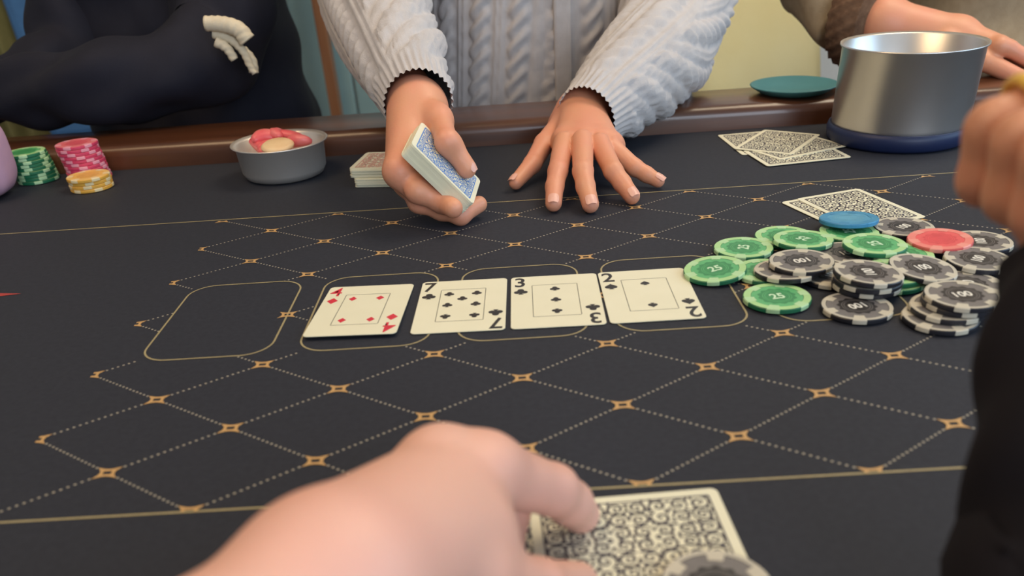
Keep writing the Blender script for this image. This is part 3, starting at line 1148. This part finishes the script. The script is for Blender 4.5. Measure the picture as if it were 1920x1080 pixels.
def nail(tip, prev, up, parent, r=0.0052):
    """small curved plate near the fingertip on the side facing up"""
    tip, prev, up = Vector(tip), Vector(prev), Vector(up)
    d = (tip - prev).normalized()
    u = (up - d * up.dot(d)).normalized()
    s = d.cross(u)
    V, F = [], []
    N, Mr = 6, 6
    for i in range(N + 1):
        for j in range(Mr + 1):
            a = (i / N - 0.5) * 1.5
            t = (j / Mr - 0.5)
            wd = 1 - 0.25 * (2 * t) ** 4
            rr = r * 1.30
            V.append(tuple(tip + d * (t * 0.0095 + 0.0012) + u * (rr * math.cos(a * wd) + 0.0009 - 0.0022 * max(0, t)) + s * (rr * math.sin(a * wd))))
    for i in range(N):
        for j in range(Mr):
            F.append((i * (Mr + 1) + j, i * (Mr + 1) + j + 1, (i + 1) * (Mr + 1) + j + 1, (i + 1) * (Mr + 1) + j))
    return link('fingernail', new_mesh('fingernail', V, F, M_NAIL, True), parent)


def body_torso(cx, cy, shz=1.20):
    """plain inner body under the clothes, with neck and head"""
    palm = [((cx, cy, 0.55), (cx, cy, 0.9), 0.11, 0.11), ((cx - 0.12, cy, shz), (cx + 0.12, cy, shz), 0.06, 0.06), ((cx, cy, 0.9), (cx, cy, shz), 0.11, 0.09),
            ((cx, cy, shz), (cx, cy - 0.01, shz + 0.16), 0.055, 0.05), ((cx, cy - 0.015, shz + 0.20), (cx, cy, shz + 0.28), 0.072, 0.085),
            ((cx, cy - 0.075, shz + 0.26), (cx, cy - 0.098, shz + 0.225), 0.012, 0.016), ((cx - 0.085, cy, shz + 0.25), (cx - 0.088, cy, shz + 0.225), 0.016, 0.012), ((cx + 0.085, cy, shz + 0.25), (cx + 0.088, cy, shz + 0.225), 0.016, 0.012)]
    return sdf_mesh(palm, [], 0.009, 0.018)


M_HAIR = mat('dark_hair', (0.02, 0.014, 0.010), 0.6, noise=(90, (0.035, 0.025, 0.018), 0.7), bump=(300, 0.4, 0.002))
HAIR_ME = lump_mesh('hair', 0.098, 0.105, 0.085, 0.95, 0.95, M_HAIR, 40, 24, 0.015)


# ---- the dealer
dealer = tag(empty('person', (0, 0, 0)), 'person in a grey cable-knit sweater dealing with both hands', 'person')
v3 = lambda p: np.array(p, float)
# flat hand on the felt
W1 = at(1090, 216, 0.042)
fl = [
    [(at(967, 342, .008), .0068), (at(998, 308, .0165), .0088), (at(1020, 270, .027), .0100), (at(1058, 232, .036), .0135)],
    [(at(1038, 381, .008), .0074), (at(1040, 350, .0165), .0082), (at(1046, 321, .025), .0090), (at(1058, 268, .037), .0105)],
    [(at(1107, 383, .008), .0076), (at(1098, 350, .018), .0084), (at(1093, 321, .027), .0092), (at(1092, 264, .040), .0105)],
    [(at(1185, 368, .008), .0072), (at(1167, 344, .0155), .0079), (at(1150, 321, .024), .0086), (at(1124, 270, .037), .0100)],
    [(at(1234, 339, .0075), .0062), (at(1212, 327, .0125), .0070), (at(1190, 314, .018), .0077), (at(1148, 278, .032), .0092)],
]
pl = [(W1, at(1060, 266, .033), .022, .0125), (W1, at(1092, 262, .036), .022, .0130), (W1, at(1123, 267, .034), .022, .0125), (W1, at(1146, 275, .030), .021, .0115),
      (at(1060, 266, .033), at(1146, 275, .030), .0120, .0110), (W1, at(1052, 236, .032), .020, .0145),
      (W1, aty(1240, 110, 1.06), .024, .032)]
Vf, Ff = sdf_mesh(pl, fl, 0.0014)


def dk_l(x, y, z):
    return DC + DM @ Vector((x, y, z))


IM = at(762, 306, 0.046)
W2 = at(783, 205, 0.080)
MM = at(764, 338, 0.034)
RM = dk_l(-0.024, -0.006, -0.027)
QM = dk_l(-0.024, 0.012, -0.023)
fr = [
    [(dk_l(.024, -.032, -.005), .0082), (at(828, 378, .0225), .0090), (at(783, 358, .033), .0096), (IM, .0105)],
    [(dk_l(.045, .005, -.002), .0072), (dk_l(.037, -.012, -.014), .0078), (at(828, 393, .0120), .0085), (at(785, 378, .020), .0090), (MM, .0105)],
    [(dk_l(.040, .020, -.012), .0068), (dk_l(.026, .004, -.022), .0075), (dk_l(-.004, -.010, -.028), .0085), (RM, .0120)],
    [(dk_l(.012, .024, -.020), .0062), (dk_l(-.006, .014, -.023), .0075), (QM, .0105)],
    [(dk_l(.015, .003, .0145), .0084), (dk_l(-.006, .007, .0170), .0091), (at(838, 266, .068), .0092), (at(822, 222, .078), .0115)],
]
pr = [(W2, IM, .023, .0115), (at(762, 228, .074), at(760, 300, .048), .0135, .0115), (W2, MM, .023, .0115), (W2, RM, .022, .0135), (W2, QM, .021, .0130), (IM, MM, .0112, .0112), (W2, at(820, 228, .076), .020, .0125),
      (W2, aty(700, 90, 1.0), .024, .032)]
Vr, Fr = sdf_mesh(pr, fr, 0.0014, 0.010, 0.006, 0.009)
Vb, Fb = body_torso(0.06, 1.36)
Va, Fa = join((Vf, Ff), (Vr, Fr), (Vb, Fb))
link('body', new_mesh('body', Va, Fa, M_SKIN, True), dealer)
link('hair', HAIR_ME, dealer, (0.06, 1.385, 1.515))
UPV = (0, -0.25, 1)
for ch in fl[1:]:
    nail(ch[0][0], ch[1][0], UPV, dealer, ch[0][1] * 0.75)
nail(fl[0][0][0], fl[0][1][0], (-0.6, -0.4, 0.8), dealer, 0.0052)
nail(fr[4][0][0], fr[4][1][0], tuple(DM @ Vector((0, -0.2, 1))), dealer, 0.0058)
# sweater
sw = [torso(0.062, 1.345, [(0.50, 0.19, 0.15), (0.70, 0.185, 0.15), (0.85, 0.18, 0.15), (1.0, 0.185, 0.14), (1.15, 0.20, 0.125), (1.25, 0.17, 0.10), (1.30, 0.08, 0.07)], 420, 44, cable)]


def slv_for(path):
    Q = catmull(path, 26)[:, :3]
    Lt = float(np.linalg.norm(np.diff(Q, axis=0), axis=1).sum())

    def f(a, r, l):
        t = min(1.0, max(0.0, (Lt - l - 0.022) / 0.02))
        return t * cable(a * r + 0.02, l) + (1 - t) * (0.0012 + 0.0011 * math.sin(a * 34))
    return f


E1 = aty(705, -8, 1.10)
C1_ = at(785, 196, 0.085)
pa_ = [(-0.115, 1.36, 1.20, .075), (-0.165, 1.28, 1.05, .068), (E1.x - 0.01, E1.y + 0.05, E1.z + 0.03, .064), (E1.x + 0.005, E1.y - 0.04, E1.z - 0.012, .056), ((E1.x + C1_.x) / 2, (E1.y + C1_.y) / 2 - 0.01, (E1.z + C1_.z) / 2, .047), (C1_.x, C1_.y, C1_.z, .030)]
sw.append(swept(pa_, 26, 150, slv_for(pa_), 'start'))
E2 = aty(1235, 60, 1.14)
C2_ = at(1098, 224, 0.043)
pa_ = [(0.24, 1.36, 1.20, .075), (0.285, 1.28, 1.04, .070), (E2.x + 0.035, E2.y + 0.04, E2.z + 0.05, .066), (E2.x + 0.005, E2.y - 0.03, E2.z - 0.005, .060), ((E2.x + C2_.x) / 2 + 0.022, (E2.y + C2_.y) / 2, (E2.z + C2_.z) / 2 + 0.002, .054), (C2_.x, C2_.y, C2_.z, .031)]
sw.append(swept(pa_, 26, 150, slv_for(pa_), 'start'))
V, F = join(*sw)
link('sweater', new_mesh('sweater', V, F, M_KNIT, True), dealer)
m = MB()
m.box((0.075, 1.190, 0.88), (0.022, 0.014, 0.62))
bevel(m.build('button_placket', M_KNIT, dealer), 0.004)

# ---- the viewer's own hand in the foreground
near = tag(empty('person', (0, 0, 0)), 'bare near hand with knuckles raised, fingertip pressing the hole cards', 'person')
WN = at(630, 1108, 0.067)
MI, MMd, MR, MP = at(908, 884, .057), at(828, 876, .060), at(790, 905, .052), at(760, 945, .043)
fn = [
    [(at(1088, 964, .0090), .0086), (at(1068, 942, .021), .0094), (at(1036, 918, .034), .0104), (MI, .0142)],
    [(v3((-0.012, 0.262, 0.7600)), .0080), (v3((-0.010, 0.274, 0.770)), .0088), (v3((-0.012, 0.278, 0.785)), .0095), (MMd, .0142)],
    [(v3((-0.030, 0.268, 0.7600)), .0078), (v3((-0.028, 0.284, 0.770)), .0088), (v3((-0.026, 0.286, 0.783)), .0095), (MR, .0125)],
    [(v3((-0.045, 0.268, 0.7595)), .0070), (v3((-0.042, 0.282, 0.769)), .0080), (v3((-0.040, 0.284, 0.778)), .0088), (MP, .0118)],
    [(at(1082, 1092, .010), .0085), (at(1010, 1098, .026), .0098), (at(900, 1080, .045), .0125), (at(740, 1040, .060), .0180)],
]
pn = [(WN, MI, .025, .0130), (WN, MMd, .025, .0125), (WN, MR, .025, .0125), (WN, MP, .024, .0125), (MI, MMd, .0112, .0112), (MMd, MP, .0112, .0105), (WN, at(880, 1010, .050), .027, .0180),
      (WN, v3((-0.100, 0.120, 0.822)), .025, .032), (v3((-0.100, 0.120, 0.822)), v3((-0.17, -0.03, 0.84)), .032, .040)]
Vn, Fn = sdf_mesh(pn, fn, 0.0015, 0.011, 0.004, 0.006)
link('body', new_mesh('body', Vn, Fn, M_SKIN2, True), near)


def fold0(a, r, l):
    return 0.002 * math.sin(l * 90 + 2 * math.sin(a * 2)) + 0.001 * math.sin(3 * a + l * 40)


V, F = swept([(-0.145, 0.02, 0.836, .045), (-0.20, -0.09, 0.855, .052), (-0.27, -0.24, 0.93, .060), (-0.28, -0.36, 1.12, .068)], 12, 40, fold0)
link('sleeve', new_mesh('sleeve', V, F, M_NAVY, True), near)

# ---- the neighbour's raised dark sleeve and hand at the right edge
nb = tag(empty('person', (0, 0, 0)), 'blurred dark-sleeved arm raised at the right edge, hand at its top', 'person')
def edge_path():
    out = []
    for x, y, Y, r in ((1808, 1150, 0.168, .040), (1820, 1060, 0.178, .039), (1842, 880, 0.195, .038), (1872, 690, 0.213, .036), (1898, 570, 0.228, .034), (1912, 500, 0.236, .033)):
        p = aty(x, y, Y)
        out.append((p.x + r, p.y, p.z, r))
    return out


SE = np.array(edge_path()[-1][:3])
HB = SE + np.array((0.004, 0.010, 0.011))
pb = [(SE + (0.0, -0.008, -0.036), HB, .024, .028), (HB, HB + (0.0, -0.01, 0.012), .028, .024)]
fb = [[(HB + (-0.010, -0.020 + 0.018 * q, 0.000), .008), (HB + (-0.028, -0.018 + 0.018 * q, 0.002), .009), (HB + (-0.029, -0.018 + 0.018 * q, 0.018), .0095), (HB + (0.0, -0.018 + 0.018 * q, 0.028), .0105)] for q in range(4)]
fb.append([(HB + (-0.032, -0.030, 0.014), .009), (HB + (-0.019, -0.035, 0.000), .010), (HB + (0.0, -0.025, -0.020), .013)])
Vh, Fh = sdf_mesh(pb, fb, 0.002)
link('body', new_mesh('body', Vh, Fh, M_SKIN, True), nb)


def fold(a, r, l):
    return 0.0016 * math.sin(l * 150 + 2 * math.sin(a * 2)) + 0.001 * math.sin(3 * a + l * 60)


V, F = swept([(0.42, -0.42, 1.15, .065), (0.37, -0.20, 0.93, .058), (0.26, 0.02, 0.834, .048), (0.190, 0.095, 0.828, .043)] + edge_path(), 14, 48, fold)
link('sleeve', new_mesh('sleeve', V, F, M_BLACK, True), nb)
m = MB()
m.lathe([(0.0122 + 0.0018 * math.cos(2 * math.pi * k / 12), 0.0028 * math.sin(2 * math.pi * k / 12)) for k in range(13)], 32)
seg = Vector((0.029, 0, 0.010)).normalized()
ring_o = m.build('ring', M_GOLDEN, None, True, HB + np.array((-0.0200, 0.036, 0.0214)), seg.to_track_quat('Z', 'Y').to_euler())
tag(ring_o, 'blurred golden yellow band on the raised hand at the right edge', 'ring')

# ---- player in dark navy on the left
lp = tag(empty('person', (0, 0, 0)), 'player in a dark navy jacket leaning on the rail behind the steel bowl', 'person')


def fold2(a, r, l):
    return 0.004 * math.sin(l * 55 + 1.5 * math.sin(a * 2 + 1)) + 0.002 * math.sin(5 * a + l * 30)


def fold3(s, z):
    return 0.004 * math.sin(z * 60 + 8 * s) + 0.003 * math.sin(s * 45 - z * 20)


parts = [torso(-0.475, 1.385, [(0.50, 0.19, 0.15), (0.75, 0.165, 0.15), (0.9, 0.150, 0.15), (1.05, 0.17, 0.14), (1.2, 0.19, 0.12), (1.28, 0.15, 0.10), (1.33, 0.07, 0.07)], 160, 18, fold3),
         swept([(-0.33, 1.39, 1.22, .075), (-0.345, 1.30, 1.05, .07), (-0.362, 1.19, 0.875, .062), (-0.385, 1.135, 0.840, .052), (-0.47, 1.085, 0.828, .045), (-0.56, 1.10, 0.822, .041), (-0.64, 1.13, 0.818, .036)], 14, 60, fold2),
         swept([(-0.60, 1.39, 1.22, .070), (-0.60, 1.36, 1.02, .06), (-0.60, 1.28, 0.86, .052), (-0.62, 1.20, 0.824, .042), (-0.70, 1.13, 0.815, .036)], 14, 60, fold2)]
V, F = join(*parts)
link('jacket', new_mesh('jacket', V, F, M_NAVY, True), lp)
Vb, Fb = body_torso(-0.475, 1.40, 1.22)
link('body', new_mesh('body', Vb, [tuple(int(i) for i in q) for q in Fb], M_SKIN, True), lp)
link('hair', HAIR_ME, lp, (-0.475, 1.425, 1.535))
ts = tag(empty('drawstring', tuple(aty(440, 90, 1.09))), 'cream drawstring cords hanging over the dark navy sleeve', 'cord')


def strand(pts, r0, r1, Y):
    w = [aty(x, y, Y) - ts.location for x, y in pts]
    n_ = len(w)
    V, F = swept([(p.x, p.y, p.z, r0 + (r1 - r0) * i / (n_ - 1)) for i, p in enumerate(w)], 10, 14, lambda a, r, l: 0.0004 * math.sin(l * 900 + a * 2))
    link('cord', new_mesh('cord', V, F, M_CREAM, True), ts)


strand([(385, 44), (420, 46), (448, 56), (464, 76)], 0.008, 0.010, 1.075)
strand([(400, 62), (430, 72), (455, 95), (468, 122), (478, 138)], 0.006, 0.0035, 1.08)
strand([(405, 78), (425, 90), (440, 112)], 0.006, 0.005, 1.075)
strand([(455, 92), (472, 112), (476, 136)], 0.005, 0.006, 1.095)

# ---- player on the right, arm behind the steel pot
rp = tag(empty('person', (0, 0, 0)), 'player in a beige-brown knit with a bare hand behind the steel pot', 'person')
CF = v3(aty(1655, 44, 1.14))
HN = v3(aty(1790, 78, 1.10))
TP = v3(aty(1915, 105, 1.06))
ax_ = (TP - HN) / np.linalg.norm(TP - HN)
fh = []
for q in range(4):
    o_ = np.array((0.0, -0.030 + 0.020 * q, 0.006 - 0.004 * q))
    fh.append([(TP + o_ + (0.010 - 0.004 * abs(q - 1), 0, -0.012), .0080), (TP + o_ - ax_ * 0.03, .0088), (HN + o_ * 1.1 + ax_ * 0.035, .0105)])
fh.append([(HN + ax_ * 0.055 + (0, -0.045, -0.020), .009), (HN + ax_ * 0.02 + (0, -0.040, -0.012), .0105), (HN + (-0.02, -0.02, 0), .014)])
ph_ = [(CF, HN, .028, .027), (HN, HN + ax_ * 0.035 + (0, -0.022, 0.004), .025, .014), (HN, HN + ax_ * 0.035 + (0, 0.022, -0.002), .025, .014), (CF, CF + (-0.018, 0.03, 0.004), .030, .032)]
Vh, Fh = sdf_mesh(ph_, fh, 0.002)
Vb, Fb = body_torso(0.86, 1.56, 1.20)
V, F = join((Vh, Fh), (Vb, Fb))
link('body', new_mesh('body', V, F, M_SKIN, True), rp)
parts = [torso(0.86, 1.56, [(0.50, 0.2, 0.15), (0.75, 0.19, 0.15), (0.95, 0.18, 0.14), (1.15, 0.2, 0.12), (1.25, 0.16, 0.10), (1.30, 0.07, 0.07)], 160, 18, fold3),
         swept([(0.70, 1.56, 1.18, .075), (0.58, 1.47, 1.02, .066), (0.46, 1.36, 0.905, .058), (0.425, 1.25, 0.870, .052), (CF[0] - 0.022, CF[1] + 0.03, CF[2] + 0.004, .046)], 14, 60, fold2),
         swept([(1.0, 1.56, 1.18, .075), (1.08, 1.52, 1.02, .066), (1.08, 1.44, 0.86, .058), (1.0, 1.36, 0.74, .050), (0.90, 1.33, 0.66, .046)], 14, 60, fold2)]
V, F = join(*parts)
link('hair', HAIR_ME, rp, (0.86, 1.585, 1.515))
link('knit_top', new_mesh('knit_top', V, F, M_BEIGE, True), rp)
V, F = swept([(CF[0] - 0.026, CF[1] + 0.036, CF[2] + 0.004, .0540), (CF[0] - 0.014, CF[1] + 0.020, CF[2] + 0.003, .0570), (CF[0] - 0.002, CF[1] + 0.004, CF[2] + 0.002, .0520)], 10, 72, lambda a, r, l: 0.0022 * math.sin(a * 24 + l * 260))
link('cuff', new_mesh('cuff', V, F, M_BROWN, True), rp)

# ------------------------------------------------------------------ things behind the rail
pc = at(-22, 330)
m_ = lump_mesh('pouch', 0.052, 0.036, 0.042, 0.55, 0.6, M_LILAC, wob=0.012)
pouch = tag(empty('pouch', (-0.584, 0.900, T + 0.0005), (0, 0, 0.1)), 'soft lilac fabric pouch at the left edge beside the green chips', 'pouch')
link('pouch_body', m_, pouch, (0, 0, 0.042))
m = MB()
m.box((0, 0, 0.086), (0.07, 0.012, 0.012))
bevel(m.build('pouch_seam', M_LILAC, pouch), 0.004)

cu_ = tag(empty('cushion', (0.470, 1.64, 0.47), (-0.5, 0, 0)), 'pale yellow cushion propped up behind the teal dish', 'cushion')
cm = lump_mesh('cushion_body', 0.135, 0.075, 0.27, 0.6, 0.5, M_YEL, 96, 56, 0.012)
link('cushion_body', cm, cu_, (0, 0, 0.27))
bx = tag(empty('side_bench', (0.470, 1.68, 0)), 'low wooden bench carrying the yellow cushion', 'bench')
m = MB()
m.box((0, 0, 0.43), (0.34, 0.30, 0.036))
bevel(m.build('bench_seat', M_POST, bx), 0.006)
for sx in (-1, 1):
    for sy in (-1, 1):
        m = MB()
        m.box((sx * 0.14, sy * 0.12, 0.206), (0.035, 0.035, 0.412))
        m.build('leg', M_POST, bx)

ch_ = tag(empty('chair', (-0.97, 2.10, 0), (0, 0, 0.1)), 'blue upholstered chair behind the player in navy', 'chair')
m = MB()
m.box((0, 0, 0.46), (0.44, 0.44, 0.08))
bevel(m.build('seat', M_BLUEC, ch_), 0.025, 3)
m = MB()
m.box((0, 0.20, 0.76), (0.42, 0.06, 0.46))
bevel(m.build('backrest', M_BLUEC, ch_), 0.025, 3)
for sx in (-1, 1):
    for sy in (-1, 1):
        m = MB()
        m.lathe([(0, 0), (0.013, 0), (0.019, 0.43), (0, 0.43)], 12, (sx * 0.18, sy * 0.18))
        m.build('leg', M_POST, ch_, True)

cur = tag(empty('curtain', (-1.52, 2.62, 0.02)), 'olive green curtain hanging at the far left', 'curtain')
V, F = [], []
NX, NZ = 120, 10
for side in (0, 1):
    for j in range(NZ + 1):
        for i in range(NX + 1):
            x = -0.36 + 0.72 * i / NX
            V.append((x, 0.03 * math.sin(i * 0.55) + 0.012 * math.sin(i * 0.21 + 2) + side * 0.004, 2.4 * j / NZ))
w_ = NX + 1
for j in range(NZ):
    for i in range(NX):
        q = (j * w_ + i, j * w_ + i + 1, (j + 1) * w_ + i + 1, (j + 1) * w_ + i)
        F.append(q)
        o_ = (NZ + 1) * w_
        F.append(tuple(x + o_ for x in q[::-1]))
link('curtain_cloth', new_mesh('curtain_cloth', V, F, M_OLIVE, True), cur)
m = MB()
m.box((0, 0.0, 2.42), (0.9, 0.025, 0.025))
m.build('curtain_rod', M_POST, cur)
